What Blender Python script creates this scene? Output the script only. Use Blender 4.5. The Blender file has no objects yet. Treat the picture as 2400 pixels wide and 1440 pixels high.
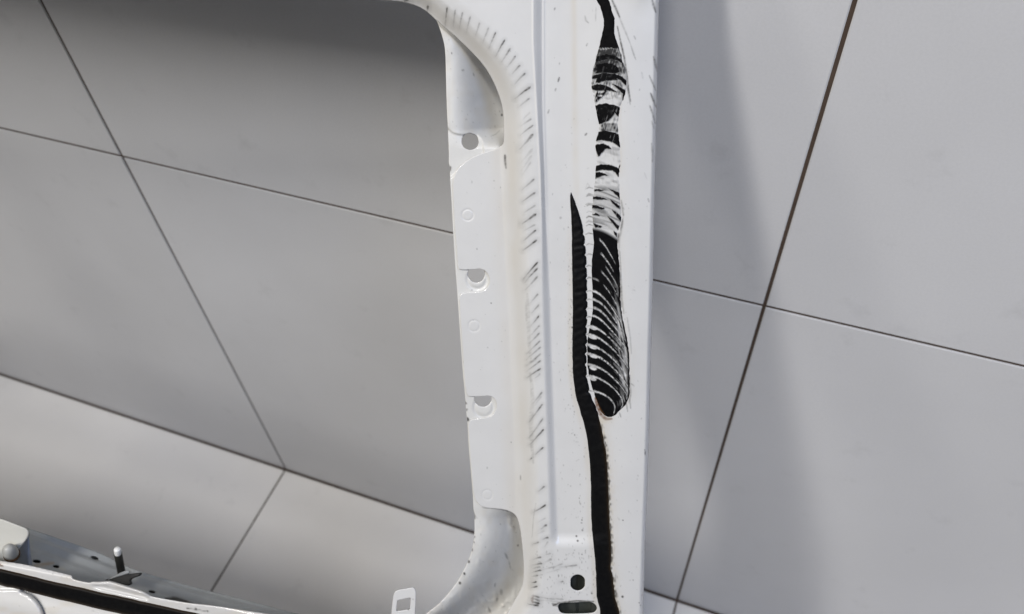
import bpy, bmesh, math, random
import numpy as np
from mathutils import Matrix, Vector

rng = np.random.default_rng(7)
random.seed(7)
SC = bpy.context.scene
COL = SC.collection

# ------------------------------------------------------------------ camera
F = 1892.0                      # focal length in pixels of a 2400 x 1440 picture
TILE = 0.8                      # tile pitch in metres
DW = 0.5755                     # camera to wall, metres
HC = 1.4327                     # camera height
Z0 = 0.555                      # axial distance to the panel face
UP = np.array([-0.04530391, 0.64726633, 0.76091646])
LEFT = np.array([-0.93670017, 0.23720131, -0.25754286])
INTO = np.array([0.34718921, 0.72441827, -0.59554834])
RW = np.array([-LEFT, INTO, UP])          # camera axes -> world axes
CAM = np.array([0.0, 0.0, HC])

cam_d = bpy.data.cameras.new('camera')
cam = bpy.data.objects.new('camera', cam_d)
COL.objects.link(cam)
cam_d.sensor_width = 36.0
cam_d.lens = 36.0 * F / 2400.0
cam_d.clip_start = 0.01
cam_d.clip_end = 50
cam_d.dof.use_dof = True
cam_d.dof.focus_distance = Z0
cam_d.dof.aperture_fstop = 8.0
m = Matrix.Identity(4)
for i in range(3):
    for j in range(3):
        m[i][j] = RW[i][j]
    m[i][3] = CAM[i]
cam.matrix_world = m
SC.camera = cam

# ------------------------------------------------------------------ world and lamps
w = bpy.data.worlds.new('World')
SC.world = w
w.use_nodes = True
bg = w.node_tree.nodes['Background']
bg.inputs['Color'].default_value = (0.86, 0.92, 1.0, 1)
bg.inputs['Strength'].default_value = 0.006

def area(name, loc, target, sx, sy, power, color, spread=math.radians(180)):
    l = bpy.data.lights.new(name, 'AREA')
    l.shape = 'RECTANGLE'
    l.size, l.size_y = sx, sy
    l.energy = power
    l.color = color
    l.spread = spread
    o = bpy.data.objects.new(name, l)
    COL.objects.link(o)
    o.location = loc
    d = Vector(target) - Vector(loc)
    o.rotation_euler = d.to_track_quat('-Z', 'Y').to_euler()
    return o

# ceiling fixture with three tubes, behind and left of the camera
for k in (-1, 0, 1):
    area('ceiling_tube', (-1.08 + k * 0.075, -1.50, 3.38 - 0.03 * k), (-0.35 + k * 0.11, 0.45, 1.1), 0.05, 0.70, 23.0, (1.0, 0.965, 0.91))
# a fixture further left
area('side_tube', (-2.1, -1.5, 3.0), (-0.2, 0.5, 1.0), 0.3, 0.6, 17.0, (1.0, 0.965, 0.90))
# high lamp nearly overhead
area('overhead_lamp', (-0.05, -1.04, 4.2), (-0.2, 0.2, 0.4), 0.5, 0.5, 82.0, (1.0, 0.965, 0.915))
# daylight from an opening on the right
area('daylight_opening', (1.6, -0.8, 3.45), (0.0, 0.4, 1.0), 1.0, 1.3, 36.0, (0.46, 0.62, 1.0))

SC.view_settings.view_transform = 'Standard'
SC.view_settings.look = 'None'
SC.view_settings.exposure = -0.38
SC.view_settings.gamma = 1.0

# ------------------------------------------------------------------ helpers
def P(u, v, d):
    """panel space (pixels of the photo, depth in mm behind the panel face) -> world"""
    u = np.asarray(u, float); v = np.asarray(v, float); d = np.asarray(d, float)
    z = Z0 + d * 0.001 + 0.00007 * (np.clip(v, -400, 1700) - 720)
    c = np.stack([(u - 1200) / F * z, (720 - v) / F * z, -z + 0 * u], -1)
    return c @ RW.T + CAM

def smooth(a, b, x):
    t = np.clip((x - a) / (b - a), 0, 1)
    return t * t * (3 - 2 * t)

def spline(pts, n=6, closed=False):
    p = np.array(pts, float)
    m_ = len(p)
    out = []
    for i in range(m_ if closed else m_ - 1):
        if closed:
            p0, p1, p2, p3 = p[(i - 1) % m_], p[i], p[(i + 1) % m_], p[(i + 2) % m_]
        else:
            p0, p1, p2, p3 = p[max(i - 1, 0)], p[i], p[i + 1], p[min(i + 2, m_ - 1)]
        for k in range(n):
            t = k / n
            out.append(0.5 * ((2 * p1) + (p2 - p0) * t + (2 * p0 - 5 * p1 + 4 * p2 - p3) * t * t + (3 * p1 - p0 - 3 * p2 + p3) * t ** 3))
    if not closed:
        out.append(p[-1])
    return np.array(out)

def pip(poly, x, y):
    ins = np.zeros(x.shape, bool)
    n = len(poly)
    for i in range(n):
        x1, y1 = poly[i]; x2, y2 = poly[(i + 1) % n]
        if y1 == y2:
            continue
        c = ((y1 > y) != (y2 > y))
        c &= x < (x2 - x1) * (y - y1) / (y2 - y1) + x1
        ins ^= c
    return ins

def nearest(poly, x, y, closed=True):
    """distance to the outline and the nearest point on it"""
    best = np.full(x.shape, 1e18); bx = x.copy(); by = y.copy()
    n = len(poly)
    for i in range(n if closed else n - 1):
        x1, y1 = poly[i]; x2, y2 = poly[(i + 1) % n]
        dx, dy = x2 - x1, y2 - y1
        L = dx * dx + dy * dy
        if L == 0:
            continue
        t = np.clip(((x - x1) * dx + (y - y1) * dy) / L, 0, 1)
        px, py = x1 + t * dx, y1 + t * dy
        q = (px - x) ** 2 + (py - y) ** 2
        k = q < best
        best[k] = q[k]; bx[k] = px[k]; by[k] = py[k]
    return np.sqrt(best), bx, by

def vnoise(u, v, su, sv, seed=0):
    """smooth value noise with cell size su x sv"""
    r = np.random.default_rng(seed).random((97, 89))
    x = np.asarray(u, float) / su; y = np.asarray(v, float) / sv
    ix = np.floor(x).astype(int); iy = np.floor(y).astype(int)
    fx = x - ix; fy = y - iy
    fx = fx * fx * (3 - 2 * fx); fy = fy * fy * (3 - 2 * fy)
    g = lambda a, b: r[a % 97, b % 89]
    return (g(ix, iy) * (1 - fx) + g(ix + 1, iy) * fx) * (1 - fy) + (g(ix, iy + 1) * (1 - fx) + g(ix + 1, iy + 1) * fx) * fy

def link_mesh(name, verts, faces, mat, parent=None, smooth_shade=True, attrs=None):
    me = bpy.data.meshes.new(name)
    verts = np.asarray(verts, np.float32)
    if isinstance(faces, np.ndarray):
        nf, k = faces.shape
        me.vertices.add(len(verts)); me.vertices.foreach_set('co', verts.ravel())
        me.loops.add(nf * k); me.loops.foreach_set('vertex_index', faces.astype(np.int32).ravel())
        me.polygons.add(nf)
        me.polygons.foreach_set('loop_start', np.arange(0, nf * k, k, dtype=np.int32))
        me.update(calc_edges=True)
        me.validate()
    else:
        me.from_pydata([tuple(map(float, q)) for q in verts], [], faces)
        me.update()
    if smooth_shade:
        me.polygons.foreach_set('use_smooth', np.ones(len(me.polygons), bool))
    if attrs:
        for k, a in attrs.items():
            at = me.attributes.new(k, 'FLOAT', 'POINT')
            at.data.foreach_set('value', np.asarray(a, np.float32))
    o = bpy.data.objects.new(name, me)
    COL.objects.link(o)
    me.materials.append(mat)
    if parent is not None:
        set_parent(o, parent)
    return o

def set_parent(o, p):
    o.parent = p
    bpy.context.view_layer.update()
    o.matrix_parent_inverse = p.matrix_world.inverted()

def sheet(name, outer, holes, depth, res, mat, parent=None, thick=1.0, paint=None, close=None):
    """a pressed sheet: outline with holes in panel space, depth field in mm, real thickness"""
    outer = np.asarray(outer, float)
    holes = [np.asarray(h, float) for h in holes]
    u0, v0 = outer.min(0); u1, v1 = outer.max(0)
    nu = int((u1 - u0) / res) + 3; nv = int((v1 - v0) / res) + 3
    us = u0 - res * 0.5 + np.arange(nu) * res
    vs = v0 - res * 0.5 + np.arange(nv) * res
    cu, cv = np.meshgrid(us[:-1] + res / 2, vs[:-1] + res / 2)
    keep = pip(outer, cu, cv)
    for h in holes:
        lo = h.min(0) - res; hi = h.max(0) + res
        j0, j1 = np.searchsorted(vs, [lo[1], hi[1]]); i0, i1 = np.searchsorted(us, [lo[0], hi[0]])
        i0 = max(i0 - 1, 0); j0 = max(j0 - 1, 0)
        sub = (slice(j0, j1), slice(i0, i1))
        keep[sub] &= ~pip(h, cu[sub], cv[sub])
    cnt = np.zeros((nv, nu), int)
    cnt[:-1, :-1] += keep; cnt[1:, :-1] += keep; cnt[:-1, 1:] += keep; cnt[1:, 1:] += keep
    U, V = np.meshgrid(us, vs)
    masks = paint(U, V) if paint else {}
    used = cnt > 0
    idx = np.full((nv, nu), -1); idx[used] = np.arange(used.sum())
    u = U[used]; v = V[used]
    b = cnt[used] < 4
    bu, bv = u[b], v[b]
    best = np.full(bu.shape, 1e9); nu_, nv_ = bu.copy(), bv.copy()
    for poly in [outer] + holes:
        q, x, y = nearest(poly, bu, bv)
        k = q < best
        best[k] = q[k]; nu_[k] = x[k]; nv_[k] = y[k]
    u[b] = nu_; v[b] = nv_
    J, I = np.nonzero(keep)
    faces = np.stack([idx[J, I], idx[J + 1, I], idx[J + 1, I + 1], idx[J, I + 1]], 1)
    o = link_mesh(name, P(u, v, depth(u, v)), faces, mat, parent, True, {k: a[used] for k, a in masks.items()})
    if thick:
        s = o.modifiers.new('thickness', 'SOLIDIFY')
        s.thickness = thick * 0.001
        s.offset = -1
    return o

# ------------------------------------------------------------------ materials
def new_mat(name):
    mt = bpy.data.materials.new(name)
    mt.use_nodes = True
    nt = mt.node_tree
    return mt, nt, nt.nodes['Principled BSDF']

def tex_noise(nt, scale, detail=3.0, rough=0.5, coord='Object', stretch=None):
    tc = nt.nodes.new('ShaderNodeTexCoord')
    n = nt.nodes.new('ShaderNodeTexNoise')
    n.inputs['Scale'].default_value = scale
    n.inputs['Detail'].default_value = detail
    n.inputs['Roughness'].default_value = rough
    if stretch:
        mp = nt.nodes.new('ShaderNodeMapping')
        mp.inputs['Scale'].default_value = stretch
        nt.links.new(tc.outputs[coord], mp.inputs['Vector'])
        nt.links.new(mp.outputs['Vector'], n.inputs['Vector'])
    else:
        nt.links.new(tc.outputs[coord], n.inputs['Vector'])
    return n

def ramp(nt, src, a, b, ca, cb):
    r = nt.nodes.new('ShaderNodeValToRGB')
    r.color_ramp.elements[0].position = a; r.color_ramp.elements[0].color = (*ca, 1)
    r.color_ramp.elements[1].position = b; r.color_ramp.elements[1].color = (*cb, 1)
    nt.links.new(src, r.inputs['Fac'])
    return r

def mix(nt, fac, a, b):
    n = nt.nodes.new('ShaderNodeMix')
    n.data_type = 'RGBA'
    for s, val in ((n.inputs['Factor'], fac), (n.inputs['A'], a), (n.inputs['B'], b)):
        if hasattr(val, 'is_output'):
            nt.links.new(val, s)
        elif isinstance(val, tuple):
            s.default_value = (*val, 1)
        else:
            s.default_value = val
    return n.outputs['Result']

def attr(nt, name):
    a = nt.nodes.new('ShaderNodeAttribute')
    a.attribute_name = name
    return a.outputs['Fac']

def bump(nt, bsdf, src, strength, dist):
    b = nt.nodes.new('ShaderNodeBump')
    b.inputs['Strength'].default_value = strength
    b.inputs['Distance'].default_value = dist
    nt.links.new(src, b.inputs['Height'])
    nt.links.new(b.outputs['Normal'], bsdf.inputs['Normal'])

def paint_mat(name, col, rough, coat, dirt=0.12):
    mt, nt, b = new_mat(name)
    n1 = tex_noise(nt, 26, 5, 0.6)
    c = ramp(nt, n1.outputs['Fac'], 0.35, 0.75, col, tuple(x * (1 - dirt) for x in col)).outputs['Color']
    c = mix(nt, attr(nt, 'stain_tint'), c, (0.50, 0.44, 0.34))
    c = mix(nt, attr(nt, 'rust'), c, (0.12, 0.045, 0.012))
    c = mix(nt, attr(nt, 'scuff_dark'), c, (0.045, 0.042, 0.036))
    nt.links.new(c, b.inputs['Base Color'])
    b.inputs['Roughness'].default_value = rough
    b.inputs['Coat Weight'].default_value = coat
    b.inputs['Coat Roughness'].default_value = 0.06
    n2 = tex_noise(nt, 420, 2, 0.5)
    bump(nt, b, n2.outputs['Fac'], 0.05, 0.0004)
    return mt

M_PAINT = paint_mat('white_paint', (0.585, 0.583, 0.576), 0.38, 0.55, 0.06)
M_INNER = paint_mat('white_inner_paint', (0.61, 0.605, 0.585), 0.45, 0.1, 0.12)
M_SHADED_GREY = paint_mat('shaded_grey_paint', (0.40, 0.415, 0.415), 0.55, 0.0, 0.15)  # inner rail: shade on white paint put into a grey base colour

def black_mat():
    mt, nt, b = new_mat('black_adhesive')
    n = tex_noise(nt, 300, 3, 0.6)
    c = ramp(nt, n.outputs['Fac'], 0.3, 0.8, (0.002, 0.002, 0.0025), (0.005, 0.005, 0.005)).outputs['Color']
    c = mix(nt, attr(nt, 'rust'), c, (0.06, 0.035, 0.012))
    nt.links.new(c, b.inputs['Base Color'])
    b.inputs['Roughness'].default_value = 0.5
    b.inputs['Specular IOR Level'].default_value = 0.12
    bump(nt, b, n.outputs['Fac'], 0.25, 0.0006)
    return mt
M_BLACK = black_mat()

def residue_mat():
    mt, nt, b = new_mat('scraped_adhesive')
    n = tex_noise(nt, 300, 3, 0.6)
    k = ramp(nt, n.outputs['Fac'], 0.3, 0.8, (0.002, 0.002, 0.0025), (0.006, 0.006, 0.006)).outputs['Color']
    c = mix(nt, attr(nt, 'black'), (0.55, 0.548, 0.54), k)
    c = mix(nt, attr(nt, 'rust'), c, (0.10, 0.045, 0.012))
    nt.links.new(c, b.inputs['Base Color'])
    b.inputs['Roughness'].default_value = 0.65
    b.inputs['Specular IOR Level'].default_value = 0.05
    bump(nt, b, n.outputs['Fac'], 0.2, 0.0005)
    return mt
M_RESIDUE = residue_mat()

def tile_mat(name, base):
    mt, nt, b = new_mat(name)
    n = tex_noise(nt, 2.3, 4, 0.55)
    oi = nt.nodes.new('ShaderNodeObjectInfo')
    c = ramp(nt, n.outputs['Fac'], 0.3, 0.72, tuple(x * 0.93 for x in base), tuple(min(1, x * 1.05) for x in base)).outputs['Color']
    # a few faint smudges
    n3 = tex_noise(nt, 17, 6, 0.65)
    sm = ramp(nt, n3.outputs['Fac'], 0.60, 0.76, (0, 0, 0), (0.4, 0.4, 0.4)).outputs['Color']
    c = mix(nt, sm, c, tuple(x * 0.72 for x in base))
    n5 = tex_noise(nt, 420, 2, 0.7)
    c = mix(nt, ramp(nt, n5.outputs['Fac'], 0.35, 0.7, (0, 0, 0), (0.10, 0.10, 0.10)).outputs['Color'], c, tuple(x * 0.6 for x in base))
    nt.links.new(c, b.inputs['Base Color'])
    b.inputs['Roughness'].default_value = 0.34
    b.inputs['Specular IOR Level'].default_value = 0.4
    n4 = tex_noise(nt, 9, 3, 0.5)
    rr = nt.nodes.new('ShaderNodeMapRange')
    rr.inputs['To Min'].default_value = 0.28; rr.inputs['To Max'].default_value = 0.42
    nt.links.new(n4.outputs['Fac'], rr.inputs['Value'])
    nt.links.new(rr.outputs['Result'], b.inputs['Roughness'])
    return mt
M_TILE = tile_mat('grey_porcelain', (0.61, 0.612, 0.626))
M_FTILE = tile_mat('pale_floor_porcelain', (0.88, 0.86, 0.835))

def simple_mat(name, col, rough, metal=0.0, var=0.3, scale=60):
    mt, nt, b = new_mat(name)
    n = tex_noise(nt, scale, 4, 0.6)
    c = ramp(nt, n.outputs['Fac'], 0.3, 0.75, col, tuple(x * (1 - var) for x in col)).outputs['Color']
    nt.links.new(c, b.inputs['Base Color'])
    b.inputs['Roughness'].default_value = rough
    b.inputs['Metallic'].default_value = metal
    return mt
M_GROUT = simple_mat('brown_grout', (0.075, 0.049, 0.034), 0.9)
M_STEEL = simple_mat('dark_thread_steel', (0.05, 0.048, 0.042), 0.5, 0.6)
M_CAP = simple_mat('pale_stud_tip', (0.75, 0.75, 0.74), 0.35)
M_RUBBER_SHADE = simple_mat('rubber_and_hole_shade', (0.014, 0.014, 0.013), 0.6)
M_GUSSET = simple_mat('blue_grey_primer', (0.30, 0.33, 0.39), 0.55, 0, 0.15)

# ------------------------------------------------------------------ setting: tiled wall and floor
def tile_mesh(name, mat):
    bm = bmesh.new()
    s = TILE - 0.0035
    bmesh.ops.create_cube(bm, size=1.0)
    for q in bm.verts:
        q.co = Vector((q.co.x * s, q.co.y * s, q.co.z * 0.009 - 0.0045))
    top = [e for e in bm.edges if all(abs(q.co.z) < 1e-6 for q in e.verts)]
    bmesh.ops.bevel(bm, geom=top, offset=0.0009, segments=2, affect='EDGES')
    me = bpy.data.meshes.new(name)
    bm.to_mesh(me); bm.free()
    me.materials.append(mat)
    return me

def slab(name, lo, hi, mat):
    bm = bmesh.new()
    bmesh.ops.create_cube(bm, size=1.0)
    for q in bm.verts:
        q.co = Vector([lo[i] + (q.co[i] + 0.5) * (hi[i] - lo[i]) for i in range(3)])
    me = bpy.data.meshes.new(name)
    bm.to_mesh(me); bm.free()
    me.materials.append(mat)
    o = bpy.data.objects.new(name, me)
    COL.objects.link(o)
    return o

XG = 0.0285                              # a vertical joint of the wall
wall = slab('wall', (XG - 4 * TILE, DW + 0.0015, -0.05), (XG + 4 * TILE, DW + 0.12, 4 * TILE), M_GROUT)
wall['kind'] = 'structure'; wall['label'] = 'grey square porcelain wall tiles with thin brown grout'
floor = slab('floor', (XG - 4 * TILE, DW - 4 * TILE, -0.1), (XG + 4 * TILE, DW + 0.0015, -0.0016), M_GROUT)
floor['kind'] = 'structure'; floor['label'] = 'pale grey porcelain floor tiles at the foot of the wall'
wt = tile_mesh('wall_tile', M_TILE); ft = tile_mesh('floor_tile', M_FTILE)
for i in range(-4, 4):
    for k in range(0, 4):
        o = bpy.data.objects.new('tile', wt); COL.objects.link(o)
        o.location = (XG + (i + 0.5) * TILE, DW + random.uniform(-2e-4, 2e-4), (k + 0.5) * TILE)
        o.rotation_euler = (math.radians(90), 0, random.choice([0, 0, 0]))
        set_parent(o, wall)
    for k in range(0, 3):
        o = bpy.data.objects.new('tile', ft); COL.objects.link(o)
        o.location = (XG + (i + 0.5) * TILE, DW - 0.002 - (k + 0.5) * TILE, random.uniform(-2e-4, 2e-4))
        set_parent(o, floor)

# ------------------------------------------------------------------ the tailgate
gate = bpy.data.objects.new('car_tailgate', None)
COL.objects.link(gate)
gate.location = (-0.25, 0.12, 0.0)
gate.empty_display_size = 0.1
gate['label'] = 'bare white car tailgate frame with torn black glass adhesive, standing before the tiled wall'
gate['category'] = 'tailgate'
bpy.context.view_layer.update()

# outline curves, in panel space
LIP = spline([(-400, -245), (300, -108), (700, -30), (800, -13), (880, -1), (930, 3), (960, 9), (985, 18), (1005, 32), (1025, 50), (1045, 67), (1070, 88), (1100, 117),
              (1128, 147), (1148, 176), (1163, 207), (1173, 235), (1179, 262), (1182, 300), (1183, 340), (1188, 450), (1194, 580), (1201, 700), (1210, 900),
              (1217, 1060), (1220, 1180), (1222, 1230), (1224, 1280), (1227, 1320), (1227, 1350), (1224, 1372), (1216, 1390), (1200, 1418),
              (1187, 1440), (1165, 1475), (1120, 1520), (1040, 1555), (900, 1590)], 4)
FACE = np.vstack([LIP, [(900, 2400), (2600, 2400), (2600, -900), (-400, -900)]])
RIGHT_V = [-400, 0, 160, 320, 480, 640, 760, 870, 1000, 1130, 1260, 1380, 1440, 1700]
RIGHT_U = [1556, 1545, 1541, 1538, 1534, 1531, 1528, 1525, 1522, 1518, 1513, 1509, 1508, 1500]
right_u = lambda v: np.interp(v, RIGHT_V, RIGHT_U)
crease_u = lambda v: np.interp(v, [-100, 20, 100, 250, 400, 500, 640, 700, 900, 1050, 1200, 1400], [1262, 1262, 1262, 1266, 1272, 1274.5, 1278, 1280, 1286, 1291, 1296, 1302])
crease_h = lambda v: np.interp(v, [0, 100, 250, 400, 520, 700, 1300], [12, 12, 8, 6, 6, 11, 12])

def outer_depth(u, v):
    q, _, _ = nearest(LIP, u, v, closed=False)
    s = np.where(pip(FACE, u, v), q, -q)
    soft = smooth(450, 700, v)
    # flange -> rise -> shelf
    d = 16.0 - 11.6 * smooth(-14, 46, s) - 1.4 * smooth(30, 72, s) + np.clip(-s, 0, 200) * 0.006
    # recessed bonding channel to the right of the crease
    on = 1 - smooth(1248, 1288, v + 0.0009 * (u - 1330) ** 2)
    c, h = crease_u(v), crease_h(v)
    lin = np.clip((u - c + h) / (2 * h), 0, 1)
    rnd = np.where(lin > .7, 1 - (1 - lin) ** 2 / .6 / .7, np.where(lin < .3, lin ** 2 / .6 / .7, (lin - .15) / .7))
    d -= 0.40 * (1 - smooth(430, 540, v)) * (np.exp(-((u - c + h) / 2.4) ** 2) + np.exp(-((u - c - h) / 2.4) ** 2))
    step = rnd * (1 - soft) + (lin * lin * (3 - 2 * lin)) * soft
    bk = smooth(1310, 1480, u)
    d += on * 3.9 * step * (1 - bk)
    # crown and rolled right-hand edge
    e = right_u(v) - u
    d += 1.2 * np.clip((70 - e) / 70, 0, 1) ** 2 - 1.0 * np.exp(-((u - 1500) / 20) ** 2 - ((v + 22) / 34) ** 2) + 6.5 * np.clip((11 - e) / 11, 0, 1) ** 2.2
    # spot welds
    for (x, y, r) in ((1096, 504, 13), (1111, 764, 13), (1142, 1160, 11.5)):
        rr = np.hypot(u - x, v - y)
        d += 0.30 * np.exp(-((rr - r) / 1.9) ** 2)
    d += 0.12 * (vnoise(u, v, 60, 90, 3) - 0.5)
    return d

# front pressing outline (flange with notches)
FRONT_L = [(700, -30), (800, -13), (880, -1), (930, 3), (960, 9), (985, 18), (1005, 32), (1025, 50), (1045, 67), (1070, 88), (1100, 117), (1128, 147),
           (1148, 176), (1163, 207), (1173, 235), (1179, 262), (1181, 300), (1181, 328), (1176, 341), (1160, 350), (1135, 358), (1110, 368), (1090, 380),
           (1075, 394), (1066, 410), (1062, 428), (1062, 450), (1065, 520), (1070, 580), (1072.5, 618), (1074, 628), (1079, 632), (1095, 632.5), (1115, 631), (1128, 631),
           (1138, 636), (1146, 648), (1147.5, 660), (1143, 673), (1135, 681), (1125, 684.5), (1100, 686), (1086, 687.5), (1079, 692), (1077, 705), (1080, 760), (1085, 830),
           (1088, 880), (1091, 912), (1096, 927), (1106, 930), (1130, 929), (1148, 928.5), (1158, 934), (1163.5, 945), (1163, 958), (1157, 970), (1148, 977), (1130, 980.5),
           (1108, 983), (1100, 989), (1098, 1005), (1103, 1080), (1109, 1145), (1112, 1165), (1118, 1178), (1128, 1186.5), (1145, 1191), (1170, 1193), (1190, 1197),
           (1205, 1205), (1213, 1217), (1219, 1240), (1224, 1280), (1227, 1320), (1227, 1350), (1224, 1372), (1216, 1390), (1200, 1418), (1187, 1440), (1165, 1475),
           (1130, 1512), (1110, 1530)]
fl = spline(FRONT_L, 3)
rv = np.linspace(1560, -150, 60)
FRONT = np.vstack([fl, [(1100, 1560)], np.stack([right_u(rv), rv], 1), [(700, -150)]])
th = np.linspace(0, 2 * np.pi, 40, endpoint=False)
HOLE = np.stack([1354 + np.clip(18.5 * np.cos(th), -17, 17), 1366 + 19.2 * np.sin(th)], 1)
SLOT = spline([(1308, 1424), (1310, 1417), (1318, 1413.5), (1350, 1412), (1375, 1411), (1387, 1412), (1396, 1418), (1399, 1427), (1394, 1435), (1384, 1438),
               (1350, 1439.5), (1322, 1439), (1312, 1434)], 4, True)

# adhesive outlines
LB = np.array([(450, 1338, 1339), (458, 1336, 1342), (470, 1336, 1347), (485, 1337, 1352), (500, 1338, 1357), (515, 1338.5, 1362), (530, 1339, 1365.5), (545, 1339.5, 1369),
               (560, 1340, 1371), (600, 1340.5, 1374), (640, 1341, 1376), (700, 1342, 1377), (760, 1342, 1376), (800, 1341, 1376), (830, 1341, 1375), (860, 1342, 1375),
               (880, 1343, 1375.5), (900, 1345, 1379), (920, 1348, 1383), (940, 1352, 1390), (955, 1357, 1397), (970, 1361, 1402), (985, 1366, 1406), (1000, 1370, 1409.5),
               (1030, 1376, 1415), (1060, 1380, 1420.5), (1100, 1383, 1424), (1140, 1385, 1426), (1200, 1385, 1427.5), (1240, 1387, 1430), (1280, 1391, 1432.5), (1320, 1395, 1433),
               (1328, 1395.5, 1431), (1336, 1396, 1432), (1345, 1397, 1436), (1370, 1397, 1438), (1400, 1398, 1442), (1412, 1401, 1445), (1425, 1405, 1449), (1440, 1406.5, 1453), (1500, 1408, 1468), (1545, 1402, 1480)], float)
lv = np.arange(450, 1545, 2.0)
lu0 = np.interp(lv, LB[:, 0], LB[:, 1]) + 0.9 * (vnoise(lv, 0 * lv, 9, 1, 11) - 0.5) * (lv > 470)
lu1 = np.interp(lv, LB[:, 0], LB[:, 2]) + 1.6 * (vnoise(lv, 0 * lv, 8, 1, 12) - 0.5) * (lv > 470)
TEETH = [548, 573, 597, 624, 652, 683, 703, 724, 744, 765, 784, 808, 829, 854, 882, 917]
for t in TEETH:
    lu1 -= 3.6 * np.clip(1 - np.abs(lv - t - 1) / 4.5, 0, 1)
LBEAD = np.vstack([np.stack([lu0, lv], 1), np.stack([lu1, lv], 1)[::-1]])

RB = np.array([(-60, 1370, 1398), (-20, 1387, 1418), (0, 1397, 1427), (15, 1406, 1432), (30, 1411, 1435.5), (45, 1414.5, 1441), (60, 1415, 1440), (80, 1411, 1440.5), (100, 1406, 1446), (115, 1403, 1452),
               (130, 1398, 1457), (145, 1395, 1460), (160, 1390, 1467), (185, 1387, 1470), (205, 1385.5, 1468), (220, 1389, 1466), (235, 1392, 1461), (250, 1395, 1454), (265, 1397.5, 1452),
               (290, 1403, 1449), (310, 1402, 1449), (330, 1396.5, 1452), (345, 1395, 1453.5), (370, 1396, 1456), (385, 1396.5, 1454.5), (400, 1395, 1452), (420, 1395, 1451), (440, 1392, 1453),
               (460, 1390, 1453), (480, 1387.5, 1454), (500, 1387, 1457), (520, 1389, 1455), (535, 1388.5, 1452), (550, 1390, 1447.5), (570, 1391.5, 1447), (590, 1389.5, 1448.5), (610, 1387, 1451),
               (640, 1386.5, 1452.5), (660, 1387.5, 1453.5), (700, 1388.5, 1454), (720, 1389.5, 1456), (740, 1387.5, 1459), (760, 1383, 1462), (780, 1379, 1467), (800, 1376.5, 1471), (830, 1376, 1475),
               (860, 1377, 1476), (880, 1380, 1476), (900, 1385, 1476), (920, 1391, 1476), (935, 1396, 1474), (950, 1402, 1466), (965, 1408, 1451), (974, 1416, 1442), (978, 1424, 1434)], float)
rbv = np.arange(-60, 978.1, 1.5)
ru0 = np.interp(rbv, RB[:, 0], RB[:, 1]) + 1.0 * (vnoise(rbv, 0 * rbv, 7, 1, 21) - 0.5)
ru1 = np.interp(rbv, RB[:, 0], RB[:, 2]) + 1.8 * (vnoise(rbv, 0 * rbv, 6, 1, 22) - 0.5)
RBEAD = np.vstack([np.stack([ru0, rbv], 1), np.stack([ru1, rbv], 1)[::-1]])

# ---- wear on the front pressing: scratches, stains, specks (shapes of their own, in the paint)
class Wear:
    def __init__(self, U, V):
        self.U, self.V = U, V
        self.us, self.vs = U[0], V[:, 0]
        self.m = {k: np.zeros(U.shape) for k in ('scuff_dark', 'stain_tint', 'rust')}
    def sub(self, lo, hi, pad):
        j0, j1 = np.searchsorted(self.vs, [lo[1] - pad, hi[1] + pad])
        i0, i1 = np.searchsorted(self.us, [lo[0] - pad, hi[0] + pad])
        return (slice(j0, j1), slice(i0, i1))
    def put(self, ch, s, a):
        self.m[ch][s] = 1 - (1 - self.m[ch][s]) * (1 - np.clip(a, 0, 1))
    def stroke(self, pts, wd, st, ch='scuff_dark', taper=True, rag=0.5, slash=False):
        p = np.array(pts, float)
        s = self.sub(p.min(0), p.max(0), wd + 4)
        u, v = self.U[s], self.V[s]
        if u.size == 0:
            return
        q = np.full(u.shape, 1e9); tt = np.zeros(u.shape)
        L = np.r_[0, np.cumsum(np.hypot(*np.diff(p, axis=0).T))]
        for i in range(len(p) - 1):
            d = p[i + 1] - p[i]; l2 = d @ d
            t = np.clip(((u - p[i][0]) * d[0] + (v - p[i][1]) * d[1]) / max(l2, 1e-9), 0, 1)
            r = np.hypot(u - p[i][0] - t * d[0], v - p[i][1] - t * d[1])
            k = r < q
            q[k] = r[k]; tt[k] = (L[i] + t[k] * (L[i + 1] - L[i])) / max(L[-1], 1e-9)
        hw = wd * 0.5 * ((0.25 + 0.75 * np.sin(np.pi * np.clip(0.12 + 0.8 * tt, 0, 1))) if taper else 1.0)
        if slash:
            hw = wd * 0.5 * (0.22 + 0.78 * np.clip(tt * 1.15, 0, 1) ** 1.2) * (1 - smooth(.93, 1.0, tt) * .6)
        a = 1 - smooth(hw * 0.35, hw + 0.9, q)
        if slash:
            a = np.maximum(a * (0.45 + 0.55 * tt), 0.16 * (1 - smooth(0, wd * 2.4, q)))
        a = a * (1 - rag * vnoise(u + v, v, 5, 4, 5))
        self.put(ch, s, a * st * (1.35 if ch == 'scuff_dark' else 1))
    def dot(self, x, y, rx, ry, st, ch='scuff_dark', ang=0.0):
        r = max(rx, ry)
        s = self.sub((x - r, y - r), (x + r, y + r), 3)
        u, v = self.U[s] - x, self.V[s] - y
        c, n = math.cos(ang), math.sin(ang)
        q = np.hypot((u * c + v * n) / rx, (-u * n + v * c) / ry)
        self.put(ch, s, st * (1 - smooth(0.45, 1.25, q)))

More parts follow.
